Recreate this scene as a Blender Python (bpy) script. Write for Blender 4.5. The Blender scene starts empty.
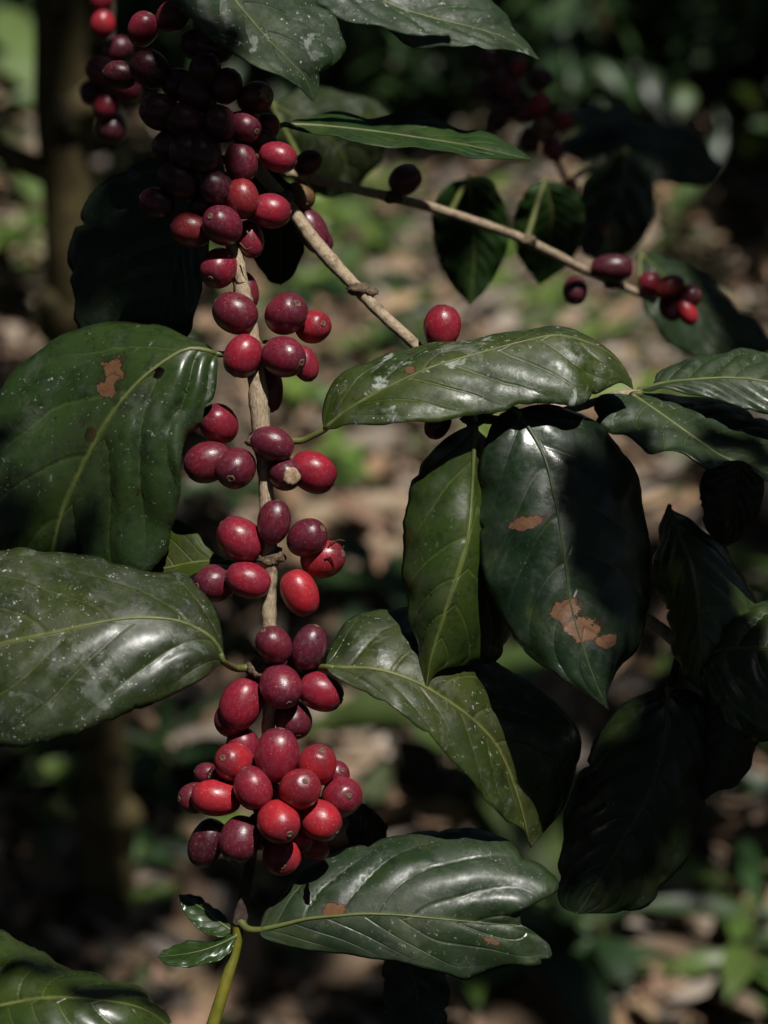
import bpy, bmesh, math, random
from mathutils import Vector, Matrix, noise as mn
random.seed(7)
sc = bpy.context.scene
COL = sc.collection
R = math.radians

# ------------------------------------------------------------------ camera
PITCH = R(26); CAMZ = 1.30; FOC = 70.0; D0 = 0.70
C = Vector((0, 0, CAMZ))
RIGHT = Vector((1, 0, 0))
UP = Vector((0, math.sin(PITCH), math.cos(PITCH)))
FWD = Vector((0, math.cos(PITCH), -math.sin(PITCH)))
K = 27.0 / FOC / 768.0
cd = bpy.data.cameras.new("camera"); cam = bpy.data.objects.new("camera", cd); COL.objects.link(cam)
cd.sensor_width = 36; cd.lens = FOC; cd.clip_start = 0.02; cd.clip_end = 400
cam.location = C; cam.rotation_euler = (math.pi / 2 - PITCH, 0, 0)
cd.dof.use_dof = True; cd.dof.focus_distance = D0 - 0.006; cd.dof.aperture_fstop = 7.2; cd.dof.aperture_blades = 7
sc.camera = cam

ZS = 0.0
def P(px, py, z=0.0):
    """a point of the place: z in millimetres nearer than the main branch"""
    d = D0 - (z + ZS) / 1000.0
    return C + RIGHT * ((px - 384) * K * d) + UP * ((512 - py) * K * d) + FWD * d

def G(px, py, h=0.0):
    """point on the ground along a direction"""
    v = RIGHT * ((px - 384) * K) + UP * ((512 - py) * K) + FWD
    return C + v * ((h - CAMZ) / v.z)

SUNC = Vector((0.22, 0.74, 0.63)).normalized()
SUN = (RIGHT * SUNC.x + UP * SUNC.y - FWD * SUNC.z).normalized()

# ------------------------------------------------------------------ materials
def new_mat(name):
    m = bpy.data.materials.new(name); m.use_nodes = True
    nt = m.node_tree; nt.nodes.clear()
    return m, nt

class NT:
    def __init__(s, nt): s.nt = nt
    def n(s, t, **kw):
        nd = s.nt.nodes.new(t)
        for k, v in kw.items():
            if k.startswith('i_'):
                key = k[2:].replace('_', ' ')
                nd.inputs[key].default_value = v
            else: setattr(nd, k, v)
        return nd
    def l(s, a, b): s.nt.links.new(a, b)
    def val(s, x, sock):
        if hasattr(x, 'is_linked') or hasattr(x, 'links'): s.l(x, sock)
        else: sock.default_value = x
    def m(s, op, a, b=None, c=None, clamp=False):
        nd = s.nt.nodes.new('ShaderNodeMath'); nd.operation = op; nd.use_clamp = clamp
        s.val(a, nd.inputs[0])
        if b is not None: s.val(b, nd.inputs[1])
        if c is not None: s.val(c, nd.inputs[2])
        return nd.outputs[0]
    def ramp(s, x, a, b, lo=0.0, hi=1.0):
        nd = s.nt.nodes.new('ShaderNodeMapRange'); nd.interpolation_type = 'SMOOTHSTEP'
        s.val(x, nd.inputs[0]); nd.inputs[1].default_value = a; nd.inputs[2].default_value = b
        nd.inputs[3].default_value = lo; nd.inputs[4].default_value = hi
        return nd.outputs[0]
    def mix(s, f, a, b, blend='MIX'):
        nd = s.nt.nodes.new('ShaderNodeMix'); nd.data_type = 'RGBA'; nd.blend_type = blend
        s.val(f, nd.inputs[0])
        for x, k in ((a, 6), (b, 7)):
            if isinstance(x, tuple): nd.inputs[k].default_value = (x[0], x[1], x[2], 1)
            else: s.l(x, nd.inputs[k])
        return nd.outputs[2]
    def noise(s, vec, scale, detail=3, rough=.55, dist=0.0):
        nd = s.nt.nodes.new('ShaderNodeTexNoise')
        nd.inputs['Scale'].default_value = scale; nd.inputs['Detail'].default_value = detail
        nd.inputs['Roughness'].default_value = rough; nd.inputs['Distortion'].default_value = dist
        if vec is not None: s.l(vec, nd.inputs['Vector'])
        return nd.outputs[0]

def leaf_mat(name, base=(.022, .042, .016), base2=(.034, .055, .018), vein=(.10, .13, .03), nv=8, slant=.33,
             dust=.0, specks=.5, rough=.34, patches=(), holes=(), trans=.12, halo=.5, spec=.5, seed=0.0, coat=0.0, resid=0.0):
    base = (base[0] * .80, base[1] * .86, base[2] * .62); base2 = (base2[0] * .84, base2[1] * .90, base2[2] * .62)
    m, nt = new_mat(name); t = NT(nt)
    out = t.n('ShaderNodeOutputMaterial'); bs = t.n('ShaderNodeBsdfPrincipled')
    uv = t.n('ShaderNodeUVMap'); sx = t.n('ShaderNodeSeparateXYZ'); t.l(uv.outputs[0], sx.inputs[0])
    u, v = sx.outputs[0], sx.outputs[1]
    geo = t.n('ShaderNodeTexCoord'); off = t.n('ShaderNodeVectorMath', operation='ADD')
    t.l(geo.outputs['Object'], off.inputs[0]); off.inputs[1].default_value = (seed, seed * .7, seed * .3)
    ob = off.outputs[0]
    sv = t.m('SUBTRACT', v, .5); av = t.m('MULTIPLY', t.m('ABSOLUTE', sv), 2.0)
    side = t.m('GREATER_THAN', v, .5)
    s = t.n('ShaderNodeAttribute', attribute_name='veinpos').outputs['Fac']
    fr = t.m('SUBTRACT', t.m('FRACT', s), .5); vd = t.m('SUBTRACT', .5, t.m('ABSOLUTE', fr))   # 0 on the vein
    lat = t.m('MULTIPLY', t.ramp(vd, .0, .05, 1, 0), t.ramp(av, .45, .95, .7, 0.0))
    mid = t.ramp(av, .008, .035, 1, 0)
    hal = t.m('MULTIPLY', t.ramp(av, .0, .4, 1, 0), halo)
    big = t.noise(ob, 28, 4); fine = t.noise(ob, 420, 3); med = t.noise(ob, 110, 5, .65)
    c = t.mix(t.ramp(big, .35, .7), base, base2)
    c = t.mix(t.m('MULTIPLY', hal, t.ramp(med, .3, .8, .2, 1)), c, tuple(x * .6 for x in vein))
    c = t.mix(t.m('MULTIPLY', t.ramp(med, .42, .7), .45), c, tuple(x * .55 for x in base))
    # net of small veins
    vor = t.n('ShaderNodeTexVoronoi', feature='DISTANCE_TO_EDGE'); t.l(ob, vor.inputs['Vector']); vor.inputs['Scale'].default_value = 330
    net = t.ramp(vor.outputs['Distance'], .0, .12, 1, 0)
    c = t.mix(t.m('MULTIPLY', net, .22), c, base2)
    c = t.mix(t.m('MULTIPLY', lat, .4), c, vein)
    c = t.mix(t.m('MULTIPLY', mid, .8), c, vein)
    # grey film of dust / old residue and pale lichen specks
    film = t.m('MULTIPLY', t.ramp(t.noise(ob, 70, 7, .75, .6), .52, .68), dust)
    c = t.mix(t.m('MULTIPLY', t.ramp(t.noise(ob, 100, 7, .75), .48, .64), .55), c, tuple(x * .25 for x in base))
    c = t.mix(t.m('MULTIPLY', t.ramp(t.noise(ob, 38, 5, .7, .8), .52, .7), .35), c, (.055, .07, .012))
    c = t.mix(film, c, (.155, .165, .14))
    sp1 = t.m('MULTIPLY', t.ramp(t.noise(ob, 620, 3, .6), .64, .70), t.ramp(t.noise(ob, 50, 3), .40, .62))
    sp2 = t.m('MULTIPLY', t.ramp(t.noise(ob, 210, 6, .8), .61, .68), t.ramp(t.noise(ob, 35, 2), .5, .64))
    spk = t.m('MULTIPLY', t.m('MAXIMUM', sp1, sp2), specks)
    if resid:
        rs = t.m('MULTIPLY', t.ramp(t.noise(ob, 75, 5, .62, .5), .60, .66), t.ramp(med, .35, .6, .3, 1))
        spk = t.m('MAXIMUM', spk, t.m('MULTIPLY', rs, resid))
    c = t.mix(spk, c, (.34, .38, .34))
    dk = t.m('MULTIPLY', t.ramp(t.noise(ob, 300, 2, .5), .7, .75), .7)
    c = t.mix(dk, c, (.02, .012, .006))
    rg = t.m('ADD', t.m('ADD', t.ramp(med, .3, .75, rough - .08, rough + .14), t.ramp(t.noise(ob, 55, 5, .7), .35, .65, -.06, .16)), t.m('MULTIPLY', t.m('MAXIMUM', film, spk), .35))
    pm = None
    for (pu, pv, ru, rv) in patches:
        du = t.m('DIVIDE', t.m('SUBTRACT', u, pu), ru); dv = t.m('DIVIDE', t.m('SUBTRACT', v, pv), rv)
        dist = t.m('SQRT', t.m('ADD', t.m('MULTIPLY', du, du), t.m('MULTIPLY', dv, dv)))
        dist = t.m('ADD', dist, t.m('MULTIPLY', t.m('SUBTRACT', t.noise(ob, 75, 7, .72), .5), 3.6))
        k = t.ramp(dist, .92, 1.0, 1, 0)
        ring = t.ramp(dist, 1.0, 1.3, 1, 0)
        c = t.mix(t.m('MULTIPLY', ring, .75), c, (.022, .012, .005))
        c = t.mix(k, c, t.mix(fine, t.mix(med, (.045, .016, .005), (.11, .044, .015)), (.155, .07, .027)))
        rg = t.m('ADD', rg, t.m('MULTIPLY', k, .3))
        pm = k if pm is None else t.m('MAXIMUM', pm, k)
    t.l(c, bs.inputs['Base Color']); t.l(rg, bs.inputs['Roughness'])
    bs.inputs['Specular IOR Level'].default_value = spec
    bs.inputs['Coat Weight'].default_value = coat; bs.inputs['Coat Roughness'].default_value = .30
    # bump: sunken veins, leathery grain
    h = t.m('SUBTRACT', t.m('MULTIPLY', fine, .25), t.m('MULTIPLY', t.ramp(vd, 0, .1, 1, 0), t.ramp(av, .5, 1, .6, 0)))
    h = t.m('ADD', t.m('SUBTRACT', h, t.m('MULTIPLY', net, .015)), t.m('MULTIPLY', med, .45))
    if pm is not None: h = t.m('SUBTRACT', h, t.m('MULTIPLY', pm, t.m('ADD', t.m('MULTIPLY', med, 2.5), .6)))
    bp = t.n('ShaderNodeBump'); bp.inputs['Strength'].default_value = .55; bp.inputs['Distance'].default_value = .0006
    t.l(h, bp.inputs['Height']); t.l(bp.outputs[0], bs.inputs['Normal'])
    tr = t.n('ShaderNodeBsdfTranslucent'); t.l(t.mix(.5, c, (.06, .12, .01)), tr.inputs['Color'])
    mx = t.n('ShaderNodeMixShader'); mx.inputs[0].default_value = trans
    t.l(bs.outputs[0], mx.inputs[1]); t.l(tr.outputs[0], mx.inputs[2])
    surf = mx.outputs[0]
    if holes:
        hm = None
        for (pu, pv, ru, rv) in holes:
            du = t.m('DIVIDE', t.m('SUBTRACT', u, pu), ru); dv = t.m('DIVIDE', t.m('SUBTRACT', v, pv), rv)
            dist = t.m('SQRT', t.m('ADD', t.m('MULTIPLY', du, du), t.m('MULTIPLY', dv, dv)))
            dist = t.m('ADD', dist, t.m('MULTIPLY', t.m('SUBTRACT', t.noise(ob, 300, 4, .7), .5), 1.6))
            k = t.m('LESS_THAN', dist, .95)
            hm = k if hm is None else t.m('MAXIMUM', hm, k)
        tp = t.n('ShaderNodeBsdfTransparent'); m2 = t.n('ShaderNodeMixShader')
        t.l(hm, m2.inputs[0]); t.l(surf, m2.inputs[1]); t.l(tp.outputs[0], m2.inputs[2]); surf = m2.outputs[0]
    t.l(surf, out.inputs[0])
    return m

def simple_mat(name, c1, c2, scale=60, rough=.6, bump=.0, dist=.001, spec=.4, attr=None, detail=4, trans=0.0, stretch=None, sss=0):
    m, nt = new_mat(name); t = NT(nt)
    out = t.n('ShaderNodeOutputMaterial'); bs = t.n('ShaderNodeBsdfPrincipled')
    g = t.n('ShaderNodeTexCoord'); ob = g.outputs['Object']
    if stretch:
        mp = t.n('ShaderNodeMapping'); mp.inputs['Scale'].default_value = stretch; t.l(ob, mp.inputs[0]); ob = mp.outputs[0]
    n = t.noise(ob, scale, detail, .6)
    c = t.mix(t.ramp(n, .3, .72), c1, c2)
    if attr:
        a = t.n('ShaderNodeAttribute', attribute_name=attr)
        c = t.mix(1.0, a.outputs['Color'], t.mix(n, (.55, .55, .55), (1.3, 1.3, 1.3)), 'MULTIPLY')
    t.l(c, bs.inputs['Base Color']); bs.inputs['Roughness'].default_value = rough
    bs.inputs['Specular IOR Level'].default_value = spec
    if bump:
        bp = t.n('ShaderNodeBump'); bp.inputs['Strength'].default_value = bump; bp.inputs['Distance'].default_value = dist
        t.l(n, bp.inputs['Height']); t.l(bp.outputs[0], bs.inputs['Normal'])
    if trans:
        tr = t.n('ShaderNodeBsdfTranslucent'); t.l(c, tr.inputs[0]); mx = t.n('ShaderNodeMixShader'); mx.inputs[0].default_value = trans
        t.l(bs.outputs[0], mx.inputs[1]); t.l(tr.outputs[0], mx.inputs[2]); t.l(mx.outputs[0], out.inputs[0])
    else: t.l(bs.outputs[0], out.inputs[0])
    return m

def cherry_mat():
    m, nt = new_mat('cherry_skin'); t = NT(nt)
    out = t.n('ShaderNodeOutputMaterial'); bs = t.n('ShaderNodeBsdfPrincipled')
    oi = t.n('ShaderNodeObjectInfo'); g = t.n('ShaderNodeTexCoord')
    rnd = oi.outputs['Random']
    off = t.n('ShaderNodeVectorMath', operation='MULTIPLY_ADD')
    t.l(g.outputs['Object'], off.inputs[0]); off.inputs[1].default_value = (1, 1, 1)
    cb = t.n('ShaderNodeCombineXYZ'); t.l(t.m('MULTIPLY', rnd, 37.0), cb.inputs[0]); t.l(t.m('MULTIPLY', rnd, 91.0), cb.inputs[1])
    t.l(cb.outputs[0], off.inputs[2]); ob = off.outputs[0]
    sz = t.n('ShaderNodeSeparateXYZ'); t.l(g.outputs['Object'], sz.inputs[0])
    base = oi.outputs['Color']
    n1 = t.noise(ob, 1.3, 3); n2 = t.noise(ob, 5, 5, .65); n3 = t.noise(ob, 16, 3)
    c = t.mix(t.m('MULTIPLY', t.ramp(n1, .4, .7), .55), base, t.mix(1.0, base, (1.5, .5, .6), 'MULTIPLY'))
    # darker towards the blossom end
    c = t.mix(t.ramp(t.m('ADD', sz.outputs[2], t.m('MULTIPLY', n2, .5)), .6, 1.35, 0, .65), c, (.055, .008, .018))
    # waxy bloom
    blm = t.ramp(n2, .42, .72, 0, .13)
    c = t.mix(blm, c, (.26, .13, .15))
    sp = t.m('MULTIPLY', t.ramp(t.noise(ob, 13, 2), .66, .71), .45)
    c = t.mix(sp, c, (.42, .3, .26))
    scar = t.m('MULTIPLY', t.ramp(t.noise(ob, 3.2, 5, .7), .74, .78), .7)
    c = t.mix(scar, c, (.22, .11, .06))
    t.l(c, bs.inputs['Base Color'])
    t.l(t.m('ADD', t.ramp(n2, .3, .75, .26, .46), t.m('MULTIPLY', sp, .3)), bs.inputs['Roughness'])
    bs.inputs['Specular IOR Level'].default_value = .45
    bs.inputs['Subsurface Weight'].default_value = .08; bs.inputs['Subsurface Radius'].default_value = (.004, .001, .0008)
    bs.inputs['Subsurface Scale'].default_value = .5
    bp = t.n('ShaderNodeBump'); bp.inputs['Strength'].default_value = .12; bp.inputs['Distance'].default_value = .0006
    t.l(n3, bp.inputs['Height']); t.l(bp.outputs[0], bs.inputs['Normal'])
    t.l(bs.outputs[0], out.inputs[0])
    return m

def bark_mat(name, c1, c2, c3, scale=160, bump=.8):
    m, nt = new_mat(name); t = NT(nt)
    out = t.n('ShaderNodeOutputMaterial'); bs = t.n('ShaderNodeBsdfPrincipled')
    uv = t.n('ShaderNodeUVMap'); mp = t.n('ShaderNodeMapping'); mp.inputs['Scale'].default_value = (14, 3, 1); t.l(uv.outputs[0], mp.inputs[0])
    g = t.n('ShaderNodeTexCoord')
    fib = t.noise(mp.outputs[0], 2.5, 6, .7, .3); spot = t.noise(g.outputs['Object'], scale, 5, .65)
    c = t.mix(t.ramp(fib, .35, .68), c1, c2)
    c = t.mix(t.ramp(spot, .5, .68), c, c3)
    t.l(c, bs.inputs['Base Color']); bs.inputs['Roughness'].default_value = .75; bs.inputs['Specular IOR Level'].default_value = .25
    bp = t.n('ShaderNodeBump'); bp.inputs['Strength'].default_value = bump; bp.inputs['Distance'].default_value = .0007
    t.l(t.m('ADD', fib, t.m('MULTIPLY', spot, .5)), bp.inputs['Height']); t.l(bp.outputs[0], bs.inputs['Normal'])
    t.l(bs.outputs[0], out.inputs[0])
    return m

M_CHERRY = cherry_mat()
M_CALYX = simple_mat('calyx_scar', (.045, .02, .016), (.17, .10, .06), 5, .8, .4, .0004)
M_CALYX_PALE = simple_mat('calyx_scar_pale', (.22, .13, .07), (.42, .31, .2), 5, .8, .4, .0004)
M_PED = simple_mat('fruit_stalk', (.09, .12, .02), (.16, .15, .04), 300, .5)
M_PETIOLE = simple_mat('leaf_stalk', (.06, .075, .016), (.11, .115, .03), 200, .5)
M_RIB = simple_mat('leaf_midrib', (.06, .085, .022), (.13, .14, .045), 120, .5)
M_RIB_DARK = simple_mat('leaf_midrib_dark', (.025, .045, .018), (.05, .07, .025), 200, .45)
M_BARK = bark_mat('branch_bark', (.25, .18, .11), (.50, .40, .28), (.15, .105, .065))
M_BARK_DK = bark_mat('young_bark', (.035, .02, .018), (.07, .045, .035), (.11, .09, .07))
M_SHOOT = simple_mat('green_shoot', (.08, .09, .01), (.15, .13, .015), 150, .4)
M_TRUNK = bark_mat('trunk_bark', (.055, .042, .018), (.14, .11, .045), (.02, .016, .01), 30)
M_NODE = simple_mat('node_scale', (.04, .025, .015), (.17, .12, .07), 900, .85, .6, .0005)
M_THREAD = simple_mat('dry_blossom', (.06, .035, .02), (.15, .10, .05), 900, .9)

# ------------------------------------------------------------------ geometry helpers
def crs(pts, n):
    """resample a list of Vectors along a Catmull-Rom curve, even by length"""
    if len(pts) == 2: return [pts[0].lerp(pts[1], i / (n - 1)) for i in range(n)]
    q = [pts[0] * 2 - pts[1]] + list(pts) + [pts[-1] * 2 - pts[-2]]
    d = []
    for i in range(1, len(q) - 2):
        a, b, c, e = q[i - 1], q[i], q[i + 1], q[i + 2]
        for k in range(16):
            t = k / 16
            d.append(.5 * ((2 * b) + (c - a) * t + (2 * a - 5 * b + 4 * c - e) * t * t + (3 * b - a - 3 * c + e) * t ** 3))
    d.append(pts[-1].copy())
    L = [0]
    for i in range(1, len(d)): L.append(L[-1] + (d[i] - d[i - 1]).length)
    out = []; j = 0
    for i in range(n):
        s = L[-1] * i / (n - 1)
        while j < len(L) - 2 and L[j + 1] < s: j += 1
        w = (s - L[j]) / max(1e-9, L[j + 1] - L[j])
        out.append(d[j].lerp(d[j + 1], min(1, max(0, w))))
    return out

def link(name, me, mat, parent=None, origin=None):
    o = bpy.data.objects.new(name, me); COL.objects.link(o)
    if mat and not me.materials: me.materials.append(mat)
    if parent: o.parent = parent
    return o

def mesh_from(name, verts, faces, uvs=None, smooth=True):
    me = bpy.data.meshes.new(name); me.from_pydata([tuple(v) for v in verts], [], faces)
    if uvs:
        ul = me.uv_layers.new(name='UVMap')
        for lp in me.loops: ul.data[lp.index].uv = uvs[lp.vertex_index]
    if smooth: me.polygons.foreach_set('use_smooth', [True] * len(me.polygons))
    me.update(); return me

def tube(name, pts, radii, mat, parent=None, seg=10, n=None, lump=0.0, freq=300, origin=Vector((0, 0, 0)), cap=True):
    n = n or max(6, len(pts) * 5)
    c = crs(pts, n)
    rs = []
    for i in range(n):
        f = i / (n - 1) * (len(radii) - 1); k = min(int(f), len(radii) - 2); w = f - k
        w = w * w * (3 - 2 * w); rs.append(radii[k] * (1 - w) + radii[k + 1] * w)
    verts, faces, uvs = [], [], []
    ref = Vector((0.3, .9, .1))
    for i in range(n):
        tdir = (c[min(n - 1, i + 1)] - c[max(0, i - 1)]).normalized()
        a = tdir.cross(ref).normalized(); b = tdir.cross(a).normalized()
        for k in range(seg):
            th = 2 * math.pi * k / seg
            d = a * math.cos(th) + b * math.sin(th)
            r = rs[i]
            if lump: r *= 1 + lump * mn.noise((c[i] + d * r) * freq)
            verts.append(c[i] + d * r - origin); uvs.append((k / seg, i / (n - 1) * n / 10))
    for i in range(n - 1):
        for k in range(seg):
            faces.append((i * seg + k, i * seg + (k + 1) % seg, (i + 1) * seg + (k + 1) % seg, (i + 1) * seg + k))
    if cap:
        faces.append(tuple(range(seg - 1, -1, -1))); faces.append(tuple((n - 1) * seg + k for k in range(seg)))
    return link(name, mesh_from(name, verts, faces, uvs), mat, parent)

def root(name, loc, label, cat, group=None, kind=None):
    o = bpy.data.objects.new(name, None); COL.objects.link(o); o.location = loc
    o.empty_display_size = .02
    o['label'] = label; o['category'] = cat
    if group: o['group'] = group
    if kind: o['kind'] = kind
    bpy.context.view_layer.update()
    return o

def pz(t): return P(t[0], t[1], t[2] if len(t) > 2 else 0)

def leaf(rt, mid, left, right, mat, rib=True, petiole=None, ribmat=None, bulge=(.10, .10), quilt=1.0, nv=8, slant=.33,
         ripple=.8, seed=0, label=None, nu=72, nw=14, thick=.00035, ribw=.0007, zoff=0.0, petw=.0013):
    org = rt.location
    add = lambda L: [pz((p[0], p[1], (p[2] if len(p) > 2 else 0) + zoff)) for p in L]
    M = add(mid); base, tip = M[0], M[-1]
    A = [base] + add(left) + [tip]; B = [base] + add(right) + [tip]
    M = crs(M, nu); A = crs(A, nu); B = crs(B, nu)
    verts, uvs, faces, vp = [], [], [], []
    cols = 2 * nw + 1
    rng = random.Random(seed); ph = rng.random() * 6
    nib = [(rng.uniform(.15, .95), rng.choice((-1, 1)), rng.uniform(.006, .02), rng.uniform(.03, .10)) for _ in range(6)]
    for i in range(nu):
        u = i / (nu - 1); env = min(1, 8 * u) * min(1, 8 * (1 - u))
        for j in range(cols):
            w = (j - nw) / nw; s = abs(w); E = A[i] if w < 0 else B[i]
            p = M[i].lerp(E, s)
            ex = E - M[i]; td = M[min(nu - 1, i + 1)] - M[max(0, i - 1)]
            N = td.cross(ex)
            if N.length > 1e-12: N.normalize()
            else: N = -FWD.copy()
            if N.dot(C - p) < 0: N = -N
            wd = ex.length
            k = bulge[0] if w < 0 else bulge[1]
            h = wd * k * 4 * s * (1 - s) * env
            # quilting between side veins
            sv = (u - slant * s ** 1.35) * nv + (.42 if w > 0 else 0) + .28 * mn.noise(p * 40 + Vector((seed, 0, 0))) + .35 * math.sin(u * 5 + seed)
            sd = 1 if w > 0 else -1
            amp = .55 + .75 * abs(mn.noise(Vector((math.floor(sv) * 1.7 + seed, sd * 3.3, .5)))) * 2
            f = (1 - (1 - abs(math.sin(math.pi * sv))) ** 1.6) - .7
            h += (quilt if isinstance(quilt, (int, float)) else quilt[0 if w < 0 else 1]) * .0017 * amp * f * env * min(1, s * 3) * (1 - s ** 2 * .75) * min(1, wd / .02)
            h += .0022 * mn.noise(p * 28 + Vector((seed * 3.1, 1, 2))) * env * min(1, s * 2)
            h += .0007 * mn.noise(p * 95 + Vector((seed * 1.7, 4, 2))) * env * s
            vp.append(sv)
            p = p + N * h
            # wavy margin
            rp = ripple * .0014 * (math.sin(u * 17 + ph + (2 if w > 0 else 0)) + .6 * math.sin(u * 41 + ph * 2) + .8 * mn.noise(Vector((u * 9, w, seed)))) * s ** 2.5 * env
            for (nu_, ns_, nw_, nd_) in nib:
                if ns_ * w > 0: rp_ = math.exp(-((u - nu_) / nw_) ** 2) * nd_; p = p - ex * (rp_ * s ** 4)
            p = p + N * rp + ex * (.022 * mn.noise(Vector((u * 40, seed, w))) * s ** 3 * env)
            verts.append(p - org); uvs.append((u, .5 + .5 * w))
    for i in range(nu - 1):
        for j in range(cols - 1):
            a = i * cols + j
            faces.append((a, a + 1, a + cols + 1, a + cols))
    me = mesh_from('leaf', verts, faces, uvs)
    at = me.attributes.new('veinpos', 'FLOAT', 'POINT'); at.data.foreach_set('value', vp)
    o = link('leaf', me, mat, rt)
    sm = o.modifiers.new('thickness', 'SOLIDIFY'); sm.thickness = thick; sm.offset = 0
    if label: o['label'] = label
    if rib:
        ctr = [verts[i * cols + nw] + org for i in range(nu)]
        nn = []
        for i in range(0, nu, 3):
            q = ctr[i]; nn.append(q - (C - q).normalized() * (ribw * .15 - .0002))
        if (ctr[-1] - nn[-1]).length > 1e-5: nn.append(ctr[-1])
        tube('midrib', nn, [ribw * 1.35, ribw * .85, ribw * .6, ribw * .42, ribw * .2], ribmat or M_RIB, o, seg=8, n=40, origin=org)
    if petiole:
        pp = [pz((p[0], p[1], (p[2] if len(p) > 2 else 0))) for p in petiole] + [M[0], M[2]]
        tube('petiole', pp, [petw * 1.25, petw, petw * .9, ribw * 1.4], M_PETIOLE, o, seg=8, n=24, origin=org)
    return o

# one cherry mesh (unit radius, axis +Z = blossom end), a few variants
def cherry_mesh(v):
    rng = random.Random(v); verts, faces = [], []
    ns, nr = 22, 28
    for i in range(ns + 1):
        t = math.pi * i / ns; zc = -math.cos(t); r = math.sin(t) ** .93
        r *= 1 + .035 * zc * (1 if v % 2 else -1)
        if zc > .93: zc -= (zc - .93) * .7
        if zc < -.93: zc += (-.93 - zc) * .5
        for k in range(nr):
            th = 2 * math.pi * k / nr
            rr = r * (1 + .025 * math.cos(2 * th + v) * abs(math.sin(t)))
            d = Vector((rr * math.cos(th), rr * math.sin(th), zc))
            d *= 1 + .022 * mn.noise(d * 1.4 + Vector((v * 7, 0, 0)))
            verts.append(d)
    for i in range(ns):
        for k in range(nr):
            faces.append((i * nr + k, i * nr + (k + 1) % nr, (i + 1) * nr + (k + 1) % nr, (i + 1) * nr + k))
    return mesh_from('cherry', verts, faces)
def calyx_mesh(v):
    rng = random.Random(v + 50); verts, faces = [], []; nr = 18
    prof = [(.0, .962), (.13, .962), (.19, .957), (.24, .945), (.27, .925), (.30, .86)] if v == 3 else [(.0, .945), (.08, .95), (.13, .965), (.19, .972), (.25, .955), (.28, .90)]
    for (r, zc) in prof:
        for k in range(nr):
            th = 2 * math.pi * k / nr; q = r * (1 + .16 * rng.uniform(-1, 1)); verts.append((q * math.cos(th), q * math.sin(th), zc + .012 * rng.uniform(-1, 1)))
    for i in range(len(prof) - 1):
        for k in range(nr): faces.append((i * nr + k, i * nr + (k + 1) % nr, (i + 1) * nr + (k + 1) % nr, (i + 1) * nr + k))
    return mesh_from('calyx', verts, faces)
CH = [cherry_mesh(v) for v in range(4)]
for me in CH: me.materials.append(M_CHERRY)
CX = []
for v in range(4):
    me = calyx_mesh(v); me.materials.append(M_CALYX if v < 3 else M_CALYX_PALE); CX.append(me)

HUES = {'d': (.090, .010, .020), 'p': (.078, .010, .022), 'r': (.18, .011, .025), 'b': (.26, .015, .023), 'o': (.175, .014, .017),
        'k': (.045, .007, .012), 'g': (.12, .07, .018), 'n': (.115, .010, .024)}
crng = random.Random(3)
def cherry(rt, px, py, a, b, ang, z, hue='n', node=None, face=None, pale=False, label=None, stalk=True):
    """a, b: half length and half width in px as seen; ang: image angle of the blossom end (deg, 0 = right, 90 = up)"""
    org = rt.location
    mm = K * (D0 - (z + ZS) / 1000) * 1.035
    W_ = b * mm; L_ = max(a, 1.17 * b) * mm
    c2 = ((a * mm) ** 2 - W_ ** 2) / max(1e-12, L_ ** 2 - W_ ** 2)
    ct = math.sqrt(min(1, max(0.0, c2))); st = math.sqrt(1 - ct * ct)
    if face is not None: st = face; ct = math.sqrt(max(0, 1 - st * st))
    t = R(ang)
    ax = (RIGHT * math.cos(t) + UP * math.sin(t)) * ct - FWD * st
    ax.normalize()
    pos = P(px, py, z)
    v = crng.randrange(4)
    o = bpy.data.objects.new('cherry', CH[v]); COL.objects.link(o); o.parent = rt
    q = ax.to_track_quat('Z', 'Y')
    o.matrix_local = Matrix.Translation(pos - org) @ q.to_matrix().to_4x4() @ Matrix.Rotation(crng.random() * 6.28, 4, 'Z') @ Matrix.Diagonal((W_, W_, L_, 1))
    h = HUES[hue]; j = crng.uniform(.85, 1.15)
    o.color = (h[0] * j, h[1], h[2], 1)
    if label: o['label'] = label
    cx = bpy.data.objects.new('calyx', CX[3 if pale else crng.randrange(3)]); COL.objects.link(cx); cx.parent = o
    k = 1.75 if pale else crng.uniform(.55, .85)
    cx.matrix_local = Matrix.Diagonal((k, k, 1.012 - (.004 if pale else 0), 1))
    if stalk and node is not None:
        nd = pz(node); b0 = pos - ax * L_ * .9
        if (nd - b0).length > .002:
            st_ = tube('stalk', [nd, nd.lerp(b0, .5) - FWD * .0005, b0], [.0011, .0009, .0012], M_PED, None, seg=7, n=8, origin=org)
            # part of this cherry: keep it in place under the scaled parent
            st_.parent = o; st_.matrix_parent_inverse = o.matrix_local.inverted()
    return o

def stem(rt, pts, radii, mat, name='stem', nodes=(), seg=14, lump=.12, label=None, n=None):
    org = rt.location
    o = tube(name, [pz(p) for p in pts], radii, mat, rt, seg=seg, n=n or len(pts) * 12, lump=lump, freq=500, origin=org)
    if label: o['label'] = label
    for (x, y, z, r) in nodes:
        c = pz((x, y, z)); verts = []; faces = []
        bm = bmesh.new(); bmesh.ops.create_icosphere(bm, subdivisions=3, radius=1)
        for vtx in bm.verts:
            d = vtx.co.normalized(); k = r * (1 + .35 * mn.noise(d * 2.5 + c * 300) + .2 * mn.noise(d * 7 + c * 100))
            vtx.co = c - org + Vector((d.x * k * 1.15, d.y * k * 1.05, d.z * k * .7))
        me = bpy.data.meshes.new('node'); bm.to_mesh(me); bm.free()
        me.polygons.foreach_set('use_smooth', [True] * len(me.polygons))
        link('node', me, M_NODE, rt)
    return o

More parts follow.
